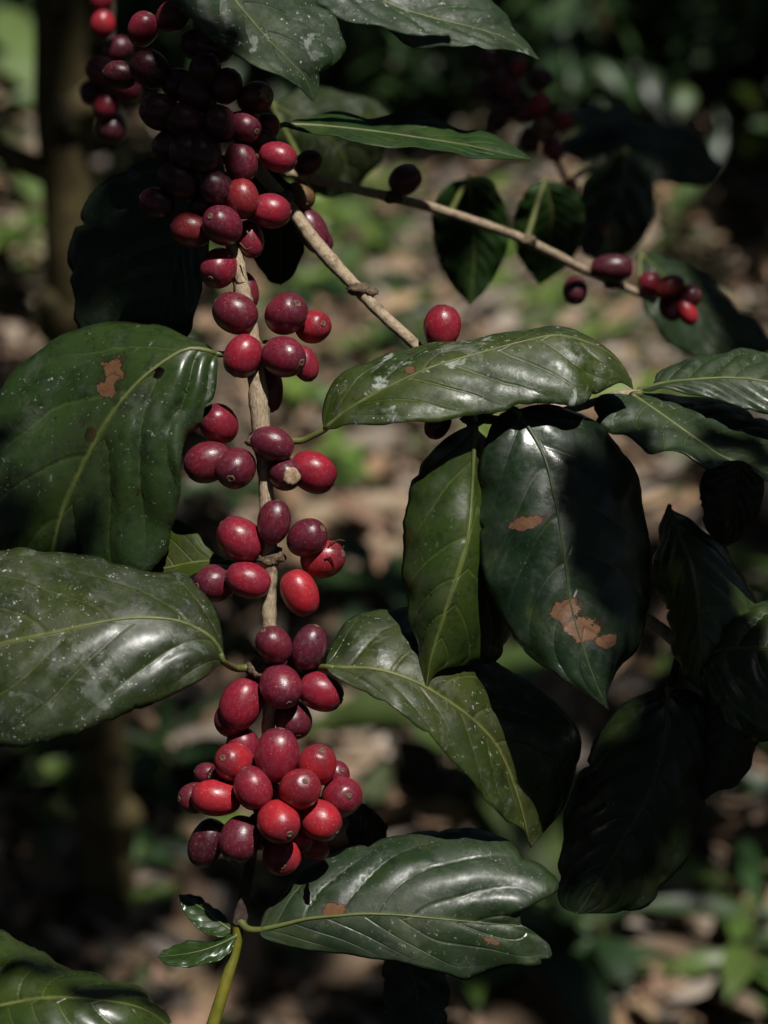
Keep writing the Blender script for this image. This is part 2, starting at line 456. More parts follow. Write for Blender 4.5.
# ------------------------------------------------------------------ leaf materials
LM = {}
LM['upleft'] = leaf_mat('leaf_scarred', base=(.020, .040, .014), base2=(.034, .058, .02), nv=7, dust=.15, specks=.5, seed=1.0,
    patches=[(.275, .36, .042, .075), (.315, .42, .036, .065)], holes=[(.185, .545, .020, .035), (.44, .47, .022, .026)], coat=.25, rough=.32)
LM['grey'] = leaf_mat('leaf_dusty', resid=.18, base=(.022, .034, .014), base2=(.038, .048, .018), nv=7, dust=.28, specks=1.0, seed=2.0, rough=.36, coat=.3, halo=.35, vein=(.12,.13,.035))
LM['pale'] = leaf_mat('leaf_spotted_green', resid=.8, base=(.027, .046, .011), base2=(.052, .070, .016), nv=8, dust=.6, specks=1.0, seed=3.0, rough=.42, vein=(.20, .20, .06),
    patches=[(.30, .43, .014, .07)])
LM['olive'] = leaf_mat('leaf_olive', base=(.030, .044, .012), base2=(.050, .060, .017), nv=7, dust=.45, specks=.7, seed=4.0, rough=.38, vein=(.15, .15, .04))
LM['gloss'] = leaf_mat('leaf_glossy', base=(.026, .048, .012), base2=(.040, .062, .015), nv=8, dust=.05, specks=.15, seed=5.0, rough=.25, vein=(.14, .17, .03), coat=.35)
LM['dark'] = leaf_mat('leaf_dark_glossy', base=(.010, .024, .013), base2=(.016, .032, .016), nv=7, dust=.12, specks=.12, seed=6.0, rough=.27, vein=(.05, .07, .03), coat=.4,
    patches=[(.38, .30, .018, .10), (.67, .44, .035, .09), (.735, .52, .04, .12), (.78, .66, .02, .08)])
LM['bottom'] = leaf_mat('leaf_deep_green', base=(.018, .034, .018), base2=(.026, .044, .020), nv=7, dust=.2, specks=.5, seed=7.0, rough=.43, vein=(.07, .09, .03), coat=.2,
    patches=[(.30, .47, .035, .045), (.78, .72, .022, .045)], holes=[(.2, .30, .012, .10)])
LM['top'] = leaf_mat('leaf_top', base=(.020, .040, .019), base2=(.030, .052, .023), nv=7, dust=.25, specks=1.0, seed=8.0, rough=.55, spec=.4, resid=.5, vein=(.07, .085, .03))
LM['right'] = leaf_mat('leaf_soft_green', base=(.022, .042, .02), base2=(.034, .054, .024), nv=8, dust=.25, specks=.4, seed=9.0, rough=.38, vein=(.10, .12, .04))
LM['plain'] = leaf_mat('leaf_plain', base=(.012, .028, .010), base2=(.022, .042, .014), nv=8, dust=.05, specks=.1, seed=10.0, rough=.42, vein=(.07, .09, .02), trans=.15)
LM['shadegreen'] = leaf_mat('leaf_mid_green', base=(.014, .040, .008), base2=(.022, .055, .011), nv=8, specks=.1, seed=14.0, rough=.5, vein=(.08, .12, .02), trans=.2, spec=.25)
LM['black'] = leaf_mat('leaf_darkened_as_shade', base=(.008, .016, .007), base2=(.014, .024, .010), nv=8, dust=.0, specks=.1, seed=11.0, rough=.38, vein=(.06, .06, .02), trans=.04)  # leaf green with deep shade put into the base colour
LM['yellow'] = leaf_mat('leaf_yellowgreen', base=(.055, .075, .012), base2=(.085, .10, .016), nv=7, specks=.1, seed=12.0, rough=.42, vein=(.2, .2, .05), trans=.35)
LM['young'] = leaf_mat('leaf_young', base=(.018, .040, .012), base2=(.03, .06, .016), nv=6, specks=.1, seed=13.0, rough=.3, vein=(.06, .09, .02), coat=.2)

# ================================================================== MAIN HANGING BRANCH
mb = root('coffee_branch', P(213, 60, 0), 'hanging coffee branch loaded with clusters of ripe red cherries along its pale woody stem', 'coffee branch')
stem(mb, [(196, -40, -4), (205, 60, -3), (213, 150, -1), (228, 220, 0), (240, 280, 3), (252, 340, 4), (258, 395, 5), (262, 440, 4), (267, 500, 4), (269, 560, 4), (269, 620, 4), (270, 690, 3), (266, 760, 0), (258, 820, -2)],
     [.0029, .0029, .0029, .0028, .0028, .0029, .0030, .0034, .0026, .0028, .0025, .0025, .0022, .0018], M_BARK, lump=.2,
     nodes=[(262, 350, 2, .0044), (263, 440, 3, .0050), (270, 556, 3, .0046), (262, 668, 3, .0048), (267, 775, 0, .004), (236, 240, -2, .004), (222, 180, -2, .004), (208, 110, -2, .004)])
stem(mb, [(258, 818, -2), (250, 865, -2), (243, 905, -2), (239, 925, -2)], [.0017, .0018, .0020, .0026], M_BARK_DK, name='young_stem', label='dark purplish lower end of the stem')
stem(mb, [(239, 922, -2), (236, 950, -1), (228, 975, 1), (219, 1005, 3), (208, 1040, 5)], [.0021, .0017, .0021, .0023, .0023], M_SHOOT, name='green_shoot', lump=.02, label='yellow green growing shoot tip')

MC = [  # px, py, a, b, angle, z, hue
 # top cluster
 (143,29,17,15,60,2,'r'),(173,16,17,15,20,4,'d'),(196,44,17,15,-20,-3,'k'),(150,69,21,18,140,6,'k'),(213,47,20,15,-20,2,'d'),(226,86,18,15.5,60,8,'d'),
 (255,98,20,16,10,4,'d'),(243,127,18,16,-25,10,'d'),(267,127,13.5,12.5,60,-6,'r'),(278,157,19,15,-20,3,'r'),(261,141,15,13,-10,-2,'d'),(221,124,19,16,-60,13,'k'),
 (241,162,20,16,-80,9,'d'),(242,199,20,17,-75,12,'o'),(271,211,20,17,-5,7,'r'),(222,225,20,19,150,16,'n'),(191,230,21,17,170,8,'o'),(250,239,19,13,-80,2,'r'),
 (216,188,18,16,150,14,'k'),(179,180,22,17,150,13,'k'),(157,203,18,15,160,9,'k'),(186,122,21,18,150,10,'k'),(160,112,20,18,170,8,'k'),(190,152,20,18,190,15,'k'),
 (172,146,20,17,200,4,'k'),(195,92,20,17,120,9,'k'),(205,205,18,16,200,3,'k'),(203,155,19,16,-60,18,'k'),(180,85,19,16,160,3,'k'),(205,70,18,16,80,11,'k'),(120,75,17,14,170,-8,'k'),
 (219,268,20,18.5,-120,6,'r'),
 # second cluster
 (246,291,19,12,-80,-9,'d'),(235,313,23,19.5,150,8,'d'),(286,314,21.5,20,35,9,'n'),(313,327,17.5,16.5,10,-4,'b'),(243,356,22,18.5,-115,12,'r'),(284,357,22,19.5,-20,14,'n'),
 (305,364,18,13,-70,3,'r'),(270,388,24,13,-85,-10,'d'),
 # third
 (219,424,20,18,130,-2,'r'),(208,462,24,19.5,-160,3,'d'),(236,468,20.5,19.5,-110,10,'d'),(272,444,22,16.5,160,13,'p'),(285,474,18,16.5,-20,9,'d'),(313,472,24,20,-30,4,'r'),
 # fourth
 (274,522,22,16,80,11,'d'),(240,539,25,20.5,140,6,'r'),(307,538,20.5,18,30,9,'p'),(323,559,22,19,15,2,'b'),(300,593,24,17.5,-65,9,'b'),(248,580,23,17.5,160,10,'r'),(215,583,21,19,-170,1,'d'),
 # fifth
 (274,645,19.5,17,125,12,'d'),(309,647,23,16.5,70,7,'p'),(281,687,22,20,-60,14,'n'),(321,692,23,18.5,-25,6,'r'),(241,704,26,20,-110,8,'r'),(234,717,20,18,-120,2,'d'),(293,719,20,18,-70,2,'d'),
 # bottom bunch
 (277,755,27,21,80,13,'r'),(234,762,19.5,18.5,150,8,'b'),(243,747,19,16,100,2,'r'),(208,774,14,11,170,-6,'d'),(317,765,21,19,70,6,'b'),(253,788,22,18.5,115,16,'r'),
 (300,789,21,20,60,18,'b'),(342,797,20,19.5,30,4,'r'),(195,798,17,15,180,2,'d'),(216,798,25,18,175,9,'b'),(279,822,21.5,20,-40,20,'b'),(320,820,22,19,-35,13,'b'),
 (207,843,25,17.5,-115,2,'k'),(240,839,23,20,-105,11,'d'),(282,855,19,18.5,-80,8,'b'),(314,848,16,12,-30,2,'b'),(268,800,20,17,-90,0,'r'),(296,812,19,17,-60,2,'r'),(262,830,19,17,-100,1,'d'),(225,780,18,16,160,-3,'d'),(298,838,18,16,-60,3,'b'),(258,770,18,16,90,0,'d'),(335,775,15,14,40,-4,'r'),
 (256,690,18,15,-100,-5,'d'),(300,668,17,15,-20,-5,'d'),
]
nodes_y = [(208,110,-2),(222,180,-2),(236,240,-2),(262,352,0),(263,442,1),(270,556,1),(262,668,1),(267,775,0)]
for c in MC:
    c = c[:5] + ((c[5] * .75 if c[1] < 740 else c[5]),) + c[6:]
    nd = min(nodes_y, key=lambda q: (q[0] - c[0]) ** 2 + (q[1] - c[1]) ** 2)
    pale = (c[0], c[1]) in ((285, 474), (255, 98))
    lb = None
    if (c[0], c[1]) == (285, 474): lb = 'dark cherry with a wide tan scar on its end'
    if c[6] == 'o': lb = 'orange red cherry'
    if (c[0], c[1]) == (222, 225): lb = None
    cherry(mb, *c, node=nd, pale=pale, label=lb, face=(.90 if c[1] > 300 else .75) if pale else None)

# leaves of the main branch
leaf(mb, [(217,354,2),(188,349,6),(150,372,8),(121,402,6),(97,439,2),(76,480,-4),(60,520,-10),(48,580,-16),(42,622,-20)],
     [(205,345,-2),(172,330,-9),(140,322,-14),(113,320,-17),(83,330,-19),(52,341,-20),(32,356,-20),(10,384,-20),(-28,430,-18),(-40,500,-18),(-15,570,-20)],
     [(218,372,6),(213,399,8),(202,424,8),(187,436,8),(183,460,8),(180,489,8),(174,515,6),(160,560,2),(110,605,-8)],
     LM['upleft'], petiole=[(252,352,0),(236,354,1)], bulge=(.08,.10), quilt=(1.6, 3.0), nv=6, seed=1, label='large leaf with a rust brown scar and small holes', ripple=1.2)
leaf(mb, [(224,662,3),(215,642,6),(197,629,9),(173,620,12),(133,618,15),(93,624,17),(50,634,17),(0,645,15),(-60,668,10),(-110,690,4)],
     [(222,640,0),(216,618,-4),(207,598,-6),(190,579,-9),(160,570,-10),(117,563,-10),(70,556,-10),(43,557,-9),(15,549,-8),(-40,560,-6),(-90,610,-2)],
     [(214,668,6),(206,676,10),(187,688,16),(143,708,22),(103,723,26),(67,736,28),(27,746,28),(0,746,26),(-50,738,20)],
     LM['grey'], petiole=[(260,667,1),(246,668,3),(235,668,3)], bulge=(.06,.09), quilt=(.5, 1.3), nv=6, seed=2, label='broad leaf dusted grey with pale lichen specks', zoff=14)
leaf(mb, [(324,430,6),(350,409,11),(387,388,13),(430,368,13),(480,353,11),(525,341,9),(558,335,7),(590,343,4),(614,357,2),(628,374,0),(633,389,-1)],
     [(323,414,2),(330,390,0),(347,369,0),(373,362,-2),(393,353,-4),(423,348,-5),(465,339,-7),(507,333,-9),(552,331,-9),(588,338,-9),(612,352,-7),(627,371,-4)],
     [(334,428,12),(347,424,16),(390,424,21),(430,421,23),(473,414,22),(507,410,21),(533,404,20),(555,404,19),(577,407,17),(592,398,13),(603,391,11),(620,383,4)],
     LM['pale'], petiole=[(268,438,2),(298,441,4),(312,436,5)], bulge=(.07,.10), quilt=(.4,.7), nv=7, seed=3, label='long pale green leaf blotched with white residue', ripple=.5)
leaf(mb, [(326,667,2),(340,668,4),(373,669,7),(403,677,8),(430,690,7),(457,708,4),(478,725,0),(498,749,-6),(515,790,-12),(531,848,-18)],
     [(328,655,-1),(340,632,-8),(360,615,-14),(380,608,-18),(410,612,-21),(440,630,-22),(490,655,-22),(540,690,-24),(572,725,-25),(576,765,-26),(562,810,-24)],
     [(332,674,6),(357,689,11),(383,704,15),(407,722,17),(427,732,17),(443,749,15),(468,780,9),(482,798,5),(495,811,2),(510,820,-2),(522,829,-8)],
     LM['olive'], petiole=[(268,672,0),(292,671,1),(312,668,1)], bulge=(.10,.06), quilt=(1.0, .6), nv=6, seed=4, label='olive leaf half lit and half in deep shade', zoff=5)
leaf(mb, [(260,930,4),(283,925,7),(307,919,10),(337,916,12),(363,914,13),(397,915,14),(430,918,14),(463,921,12),(497,924,10),(521,925,8)],
     [(264,915,1),(272,900,-1),(284,888,-3),(300,871,-5),(337,852,-8),(363,844,-9),(393,835,-10),(423,830,-10),(453,827,-10),(480,829,-9),(500,836,-7),(517,846,-5),(537,861,-2),(553,874,1),(559,885,3),(556,892,4),(543,898,5),(530,903,6),(523,907,7),(520,916,8)],
     [(263,938,6),(285,945,8),(330,953,12),(350,955,13),(373,959,14),(397,962,14),(423,967,14),(447,974,13),(466,980,12),(485,973,11),(510,966,11),(530,966,10),(545,963,8),(552,955,7),(549,945,7),(540,937,7),(531,930,8)],
     LM['bottom'], petiole=[(240,921,-1),(248,929,2)], bulge=(.10,.04), quilt=(1.35, .3), nv=6, seed=5, label='deep green leaf with a notched end and grey sheen', ripple=.3)
leaf(mb, [(236,936,0),(220,944,4),(200,951,6),(178,955,6),(157,957,4)], [(229,934,-2),(215,940,-3),(190,942,-3),(168,949,-1)], [(231,951,5),(216,961,8),(190,966,9),(168,965,7)],
     LM['young'], bulge=(-.15,-.15), quilt=.4, seed=6, nu=40, ribw=.0004, ripple=.3, label='small young leaf by the shoot tip', petiole=[(239,925,-2)], petw=.0008)
leaf(mb, [(232,931,-4),(218,921,-6),(203,909,-8),(190,901,-10),(179,895,-12)], [(227,920,-8),(216,909,-11),(203,900,-13),(190,895,-13)], [(222,937,-1),(209,935,-2),(193,924,-5),(183,910,-8)],
     LM['young'], bulge=(-.15,-.15), quilt=.4, seed=7, nu=40, ribw=.0004, ripple=.3, petiole=[(239,925,-2)], petw=.0008)
leaf(mb, [(228,562,-3),(200,562,-5),(173,567,-8),(140,575,-12),(100,590,-14)], [(222,558,-5),(212,553,-7),(203,541,-10),(190,526,-14),(165,520,-18),(125,545,-18)], [(222,567,-2),(200,572,-2),(180,582,-3),(150,594,-6),(120,598,-10)],
     LM['yellow'], petiole=[(268,556,0),(245,563,-1)], bulge=(.05,.05), seed=8, nu=48, quilt=.2, ripple=0, label='small yellow green leaf', petw=.0009)
leaf(mb, [(196,150,-12),(190,190,-18),(182,235,-22),(172,285,-24),(158,330,-26),(148,372,-28)],
     [(185,150,-14),(165,158,-18),(145,160,-22),(123,170,-26),(102,184,-30),(82,205,-32),(70,240,-33),(68,272,-33),(78,299,-33),(74,325,-32),(100,350,-30)],
     [(203,170,-12),(208,220,-12),(207,270,-14),(203,298,-16),(188,334,-20),(165,362,-24)],
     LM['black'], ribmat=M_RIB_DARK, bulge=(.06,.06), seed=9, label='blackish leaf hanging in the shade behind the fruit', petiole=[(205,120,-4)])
leaf(mb, [(262,165,-40),(275,200,-50),(281,240,-58),(281,285,-66)], [(250,180,-46),(246,210,-54),(250,250,-60),(266,278,-66)], [(285,175,-40),(302,205,-46),(304,240,-54),(296,272,-62)],
     LM['shadegreen'], bulge=(.05,.05), seed=10, nu=40, petiole=[(222,160,-6),(245,155,-25)])
leaf(mb, [(282,125,-30),(320,126,-33),(370,131,-36),(420,138,-38),(470,146,-40),(532,160,-42)],
     [(306,115,-42),(334,109,-46),(352,112,-46),(369,118,-46),(389,113,-48),(406,109,-50),(428,116,-50),(446,125,-50),(463,130,-50),(479,128,-50),(495,133,-48),(514,145,-45)],
     [(300,132,-28),(323,137,-27),(356,143,-27),(399,147,-28),(439,152,-30),(483,160,-34)],
     LM['shadegreen'], petiole=[(228,180,-10),(255,140,-22)], bulge=(.03,.03), seed=11, label='narrow dark leaf seen edge on with a wavy margin', quilt=.4, ripple=.3)
leaf(mb, [(345,805,-30),(362,812,-33),(378,830,-36),(388,852,-40)], [(352,800,-30),(368,806,-33),(384,824,-37)], [(346,825,-28),(350,845,-30),(370,858,-36)],
     LM['plain'], seed=12, nu=36, petiole=[(290,790,-8),(325,800,-22)])

# tiny dried blossom threads and a spider web strand at the fourth cluster / below the bunch
for (pp, w) in (([(328,548,12),(333,541,14),(340,544,14)], .0004), ([(331,546,12),(338,540,15),(345,541,15)], .0003), ([(332,548,11),(341,549,13),(344,546,14)], .0003),
                ([(284,862,6),(291,869,8),(296,866,9)], .0003), ([(247,231,14),(252,240,15),(256,237,16)], .0004), ([(240,243,14),(246,249,15),(252,247,15)], .0004)):
    tube('dry_blossom', [pz(p) for p in pp], [w * .9, w * .6, w * .35], M_THREAD, mb, seg=5, n=8, origin=mb.location)

# ================================================================== DIAGONAL BRANCH
db = root('coffee_branch', P(300, 220, -25), 'bare pale diagonal coffee branch with glossy leaves hanging from its lower end', 'coffee branch')
stem(db, [(215,110,-45),(255,165,-40),(288,205,-34),(320,248,-28),(357,288,-22),(386,318,-18),(418,348,-14),(452,392,-8),(478,416,-6),(520,420,-8),(575,408,-14),(615,396,-16),(640,394,-16)],
     [.0026,.0026,.0025,.0025,.0028,.0023,.0022,.0021,.0022,.0018,.0016,.0015,.0016], M_BARK,
     nodes=[(359,289,-21,.0035),(371,292,-20,.0022),(283,198,-34,.0034),(474,418,-6,.0040),(428,352,-13,.003)])
cherry(db, 442,327,22,18.5,80,-8,'r',node=(432,352,-13),label='single ripe cherry standing alone above the long leaf')
cherry(db, 438,424,16,12,-120,-6,'d',node=(460,414,-8))
cherry(db, 301,196,15,13.5,-60,-44,'g',node=(283,198,-34),label='greenish unripe cherry')
cherry(db, 308,163,15,12,40,-50,'d',node=(283,198,-34))
cherry(db, 311,229,23,15,-60,-46,'p',node=(290,205,-34))
cherry(db, 318,240,16,13,-40,-50,'p',node=(290,205,-34))
leaf(db, [(476,424,-6),(474,450,-6),(472,490,-5),(468,535,-1),(458,572,1),(447,605,1),(436,639,-1),(430,662,-2),(426,692,-4)],
     [(463,428,-6),(450,435,-8),(436,447,-10),(415,470,-12),(407,503,-13),(403,532,-13),(401,570,-12),(407,600,-10),(413,633,-9),(417,660,-7),(421,679,-5)],
     [(490,440,-24),(505,470,-30),(515,520,-36),(520,580,-36),(510,630,-28),(493,661,-22),(470,666,-12),(448,668,-7),(434,676,-5)],
     LM['gloss'], petiole=[(474,418,-6)], bulge=(.12,.10), quilt=(.9,.5), nv=6, seed=21, label='glossy green leaf hanging straight down', ripple=.7, zoff=16)
leaf(db, [(516,410,2),(530,430,4),(545,459,7),(554,496,10),(559,520,12),(564,555,14),(570,600,16),(582,645,18),(597,686,19),(609,710,20)],
     [(500,415,0),(487,440,0),(479,475,0),(476,505,1),(477,525,2),(480,555,4),(490,592,8),(505,624,11),(528,655,14),(553,673,16),(579,689,18),(596,700,19)],
     [(540,405,-2),(568,407,-4),(600,423,-7),(626,452,-10),(641,490,-12),(651,530,-12),(654,568,-10),(646,615,-6),(634,649,2),(620,668,9),(607,694,17)],
     LM['dark'], petiole=[(478,417,-6),(500,408,-2)], bulge=(.12,.12), quilt=.9, nv=6, seed=22, ribmat=M_RIB_DARK, label='dark glossy leaf with rust brown dead patches', ripple=.7, zoff=9)
leaf(db, [(632,395,-14),(662,415,-8),(699,441,-2),(725,458,3),(770,475,8),(830,492,12)],
     [(622,391,-18),(645,391,-24),(679,394,-30),(709,398,-34),(732,404,-36),(748,413,-36),(775,424,-32),(810,452,-18)],
     [(602,395,-12),(594,406,-8),(595,417,-5),(602,428,-2),(614,433,1),(625,434,3),(636,444,5),(649,455,8),(664,451,10),(679,453,11),(695,462,13),(712,468,15),(729,460,15),(745,460,16),(759,476,18),(775,486,18),(805,492,16)],
     LM['right'], petiole=[(640,394,-16)], bulge=(.05,.06), quilt=.7, nv=8, seed=23, label='soft green leaf with a wavy lower margin at the right edge', ripple=.3)
leaf(db, [(640,390,-20),(665,383,-18),(690,380,-16),(730,378,-14),(768,382,-12),(840,396,-10)],
     [(654,386,-26),(659,377,-30),(679,367,-34),(699,360,-37),(725,357,-40),(741,351,-42),(768,355,-42),(810,368,-34)],
     [(650,392,-18),(664,390,-16),(685,393,-13),(712,398,-10),(735,406,-8),(768,413,-6),(810,414,-6)],
     LM['right'], petiole=[(640,394,-18)], bulge=(.12,.05), quilt=1.4, nv=8, seed=24, label='glossy leaf behind the long leaf tip at the right edge', ripple=.4)
leaf(db, [(742,455,-30),(736,490,-34),(730,520,-38),(722,548,-42)], [(720,462,-32),(702,475,-34),(700,500,-36),(706,530,-40)], [(760,465,-30),(764,490,-32),(756,520,-36),(740,540,-40)],
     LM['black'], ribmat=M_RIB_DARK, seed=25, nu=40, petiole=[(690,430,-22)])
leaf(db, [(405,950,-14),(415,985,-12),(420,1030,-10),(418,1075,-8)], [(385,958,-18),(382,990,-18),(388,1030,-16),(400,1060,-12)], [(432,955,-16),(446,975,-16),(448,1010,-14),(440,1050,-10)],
     LM['black'], ribmat=M_RIB_DARK, seed=26, nu=40, rib=True)

# ================================================================== OVERHEAD BRANCH (two leaves enter from the top)
ub = root('coffee_branch', P(270, -120, 20), 'coffee branch above the frame with two broad leaves hanging into the top edge', 'coffee branch')
stem(ub, [(60,-160,10),(200,-120,15),(330,-110,20),(500,-150,22)], [.0025,.0023,.0022,.002], M_BARK)
leaf(ub, [(190,-85,16),(212,-40,18),(235,0,19),(251,20,19),(271,43,18),(291,63,16),(305,78,14),(314,102,11)],
     [(170,-60,26),(166,-20,28),(177,9,28),(190,22,27),(213,42,26),(243,59,24),(265,72,22),(281,78,20),(296,86,17),(307,96,14)],
     [(235,-80,4),(290,-40,0),(315,-8,0),(323,6,0),(334,18,1),(341,33,2),(345,47,4),(341,59,6),(331,67,8),(321,73,9),(318,90,10)],
     LM['top'], petiole=[(205,-120,15)], bulge=(.05,.07), quilt=1.0, nv=7, seed=31, label='broad dull leaf with white lichen spots', ripple=.4)
leaf(ub, [(310,-70,12),(340,-30,14),(388,3,16),(429,17,16),(470,27,14),(507,39,11),(539,60,7)],
     [(300,-40,22),(310,-5,25),(322,8,26),(335,19,26),(359,25,26),(389,31,26),(403,39,26),(419,46,25),(446,45,24),(469,49,22),(488,53,20),(505,50,16),(524,52,11)],
     [(360,-60,0),(420,-40,-2),(470,-15,-3),(495,4,-3),(513,25,-1),(527,40,2)],
     LM['top'], petiole=[(330,-110,20)], bulge=(.08,.10), quilt=1.2, nv=7, seed=32, label='leaf with a white glossy tip', ripple=.6, zoff=-46)

# ================================================================== BACK TWIG
bt = root('coffee_branch', P(480, 225, -110), 'thin straight coffee twig with few cherries running diagonally behind the main branch', 'coffee branch')
stem(bt, [(285,172,-60),(340,186,-80),(390,197,-100),(450,213,-115),(520,238,-130),(590,272,-150),(655,300,-165)], [.0019,.0018,.0021,.0019,.0021,.0019,.0018], M_BARK,
     nodes=[(392,197,-99,.0036),(527,240,-131,.0034),(612,283,-155,.003)])
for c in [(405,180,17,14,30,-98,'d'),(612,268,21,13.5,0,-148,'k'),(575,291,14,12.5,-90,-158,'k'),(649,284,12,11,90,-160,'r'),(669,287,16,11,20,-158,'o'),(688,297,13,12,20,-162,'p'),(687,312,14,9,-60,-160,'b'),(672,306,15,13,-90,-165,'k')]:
    cherry(bt, *c, node=(c[0] * .5 + 300 if c[0] > 600 else c[0], 285 if c[0] > 560 else 198, c[5] - 3), stalk=c[0] < 600)
ZS = -60.0
leaf(bt, [(468,178,-140),(472,215,-150),(474,260,-156),(470,306,-160)], [(448,185,-150),(434,210,-156),(433,240,-160),(447,280,-162)], [(492,180,-140),(506,210,-146),(508,245,-152),(490,285,-158)],
     LM['shadegreen'], seed=41, nu=40, petiole=[(450,213,-118)])
leaf(bt, [(545,180,-150),(552,215,-155),(548,250,-160),(540,285,-165)], [(525,190,-150),(515,220,-156),(518,255,-160)], [(575,190,-150),(585,220,-155),(572,260,-160)],
     LM['shadegreen'], seed=42, nu=40, petiole=[(527,238,-131)])
leaf(bt, [(640,255,-170),(680,290,-178),(720,320,-184),(775,350,-190)], [(660,255,-185),(700,270,-195),(735,305,-200),(760,330,-200)], [(640,285,-166),(650,320,-168),(680,350,-172),(730,362,-182)],
     LM['right'], seed=43, nu=48, petiole=[(640,292,-160)], label='wide pale leaf behind the end of the twig')
leaf(bt, [(272,105,-120),(310,125,-135),(340,150,-150),(352,195,-165)], [(300,88,-140),(340,92,-155),(385,108,-165),(385,155,-170)], [(270,130,-118),(280,165,-130),(310,195,-150)],
     LM['grey'], seed=44, nu=40, petiole=[(310,178,-72)], label='pale sky lit leaf blurred behind the twig')

ZS = 0.0
# ================================================================== DARK RIGHT BRANCH
rb = root('coffee_branch', P(668, 640, -20), 'coffee branch with large nearly black leaves hanging in shade at the right', 'coffee branch')
stem(rb, [(640,612,-40),(660,628,-32),(684,646,-26),(720,660,-24),(790,680,-20)], [.0018,.0024,.0028,.0026,.0026], M_BARK, nodes=[(684,645,-25,.0036)])
stem(rb, [(682,645,-26),(676,665,-26),(671,690,-26),(668,720,-28)], [.0016,.0014,.0014,.0012], M_BARK_DK, name='side_shoot')
leaf(rb, [(669,508,-26),(680,535,-12),(690,565,-4),(697,600,0),(700,640,0),(698,690,-4)],
     [(662,518,-26),(657,540,-24),(655,565,-20),(657,592,-18),(664,615,-16),(674,645,-14),(684,675,-10)],
     [(683,513,-32),(699,529,-34),(715,545,-34),(732,562,-34),(747,584,-32),(760,603,-28),(764,635,-22),(745,668,-14)],
     LM['gloss'], seed=51, bulge=(.1,.12), petiole=[(684,645,-26),(672,600,-34),(662,545,-36)], label='curled leaf with a thin lit rim', ripple=1.0)
leaf(rb, [(700,660,-8),(722,650,0),(750,648,6),(790,650,10),(830,660,12)], [(708,632,-14),(730,612,-18),(755,606,-20),(790,606,-18)], [(704,690,0),(725,722,6),(760,742,12),(800,720,14)],
     LM['gloss'], seed=52, bulge=(.12,.12), quilt=2.0, nv=6, petiole=[(688,648,-24)], label='glossy olive leaf at the right edge', ripple=1.0)
leaf(rb, [(668,690,-16),(664,740,-8),(650,790,-4),(620,845,-6),(578,914,-10)],
     [(645,692,-20),(612,718,-22),(588,755,-22),(570,800,-22),(560,850,-20),(556,880,-16),(562,905,-12)],
     [(690,690,-20),(706,710,-22),(713,745,-22),(704,790,-22),(693,840,-20),(672,880,-16),(640,908,-14)],
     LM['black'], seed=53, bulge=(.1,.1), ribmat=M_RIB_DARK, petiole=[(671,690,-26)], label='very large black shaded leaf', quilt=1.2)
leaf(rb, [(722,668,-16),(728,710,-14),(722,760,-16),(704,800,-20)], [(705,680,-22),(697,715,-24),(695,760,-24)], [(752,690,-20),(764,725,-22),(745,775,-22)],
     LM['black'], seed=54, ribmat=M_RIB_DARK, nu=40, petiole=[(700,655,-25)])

# ================================================================== CORNER BRANCH
cb_ = root('coffee_branch', P(-90, 1040, 30), 'low coffee branch at the bottom left corner with one broad shiny leaf', 'coffee branch')
stem(cb_, [(-160,1000,20),(-100,1035,28),(-60,1080,32)], [.0024,.0022,.002], M_BARK)
leaf(cb_, [(-70,1022,30),(0,1006,38),(47,998,42),(100,1000,42),(143,1009,38),(174,1030,32)],
     [(-55,960,18),(-20,932,12),(0,931,11),(23,941,11),(60,962,13),(90,976,15),(120,981,18),(147,991,22),(163,1008,27)],
     [(-50,1060,44),(0,1080,56),(60,1085,58),(110,1070,52),(150,1050,42)],
     LM['gloss'], seed=61, bulge=(.06,.1), petiole=[(-100,1035,28)], label='broad shiny leaf', quilt=.8)

# ================================================================== LEFT BACK BRANCH (blurred fruit beside the trunk)
lb_ = root('coffee_branch', P(105, 60, -170), 'blurred cherry cluster on a twig beside the mossy trunk', 'coffee branch')
stem(lb_, [(108,-60,-190),(112,0,-185),(110,60,-180),(110,100,-178),(113,130,-176)], [.002,.002,.0018,.0016,.0012], M_BARK_DK)
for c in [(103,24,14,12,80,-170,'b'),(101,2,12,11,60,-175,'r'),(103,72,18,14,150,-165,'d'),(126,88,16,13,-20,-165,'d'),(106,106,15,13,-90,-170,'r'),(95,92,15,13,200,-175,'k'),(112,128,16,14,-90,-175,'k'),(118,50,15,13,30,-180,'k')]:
    cherry(lb_, *c, node=(110,78,-175))

# ================================================================== TOP RIGHT BLURRED FRUIT
ZS = -120.0
tr_ = root('coffee_branch', P(530, 110, -230), 'blurred coffee branch with a drooping cluster of dull cherries at the upper right', 'coffee branch')
stem(tr_, [(470,-40,-190),(495,40,-205),(520,90,-220),(545,140,-235),(572,190,-240)], [.0022,.0021,.002,.0018,.0016], M_BARK_DK)
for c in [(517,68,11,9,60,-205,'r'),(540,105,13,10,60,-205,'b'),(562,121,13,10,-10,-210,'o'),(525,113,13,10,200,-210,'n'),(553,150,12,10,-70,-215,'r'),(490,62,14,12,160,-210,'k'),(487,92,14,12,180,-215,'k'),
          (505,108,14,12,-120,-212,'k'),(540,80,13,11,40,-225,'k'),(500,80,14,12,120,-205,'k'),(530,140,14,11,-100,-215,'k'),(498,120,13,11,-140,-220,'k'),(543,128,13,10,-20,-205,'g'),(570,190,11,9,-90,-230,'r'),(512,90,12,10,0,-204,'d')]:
    cherry(tr_, *c, node=(522,95,-222), stalk=False)
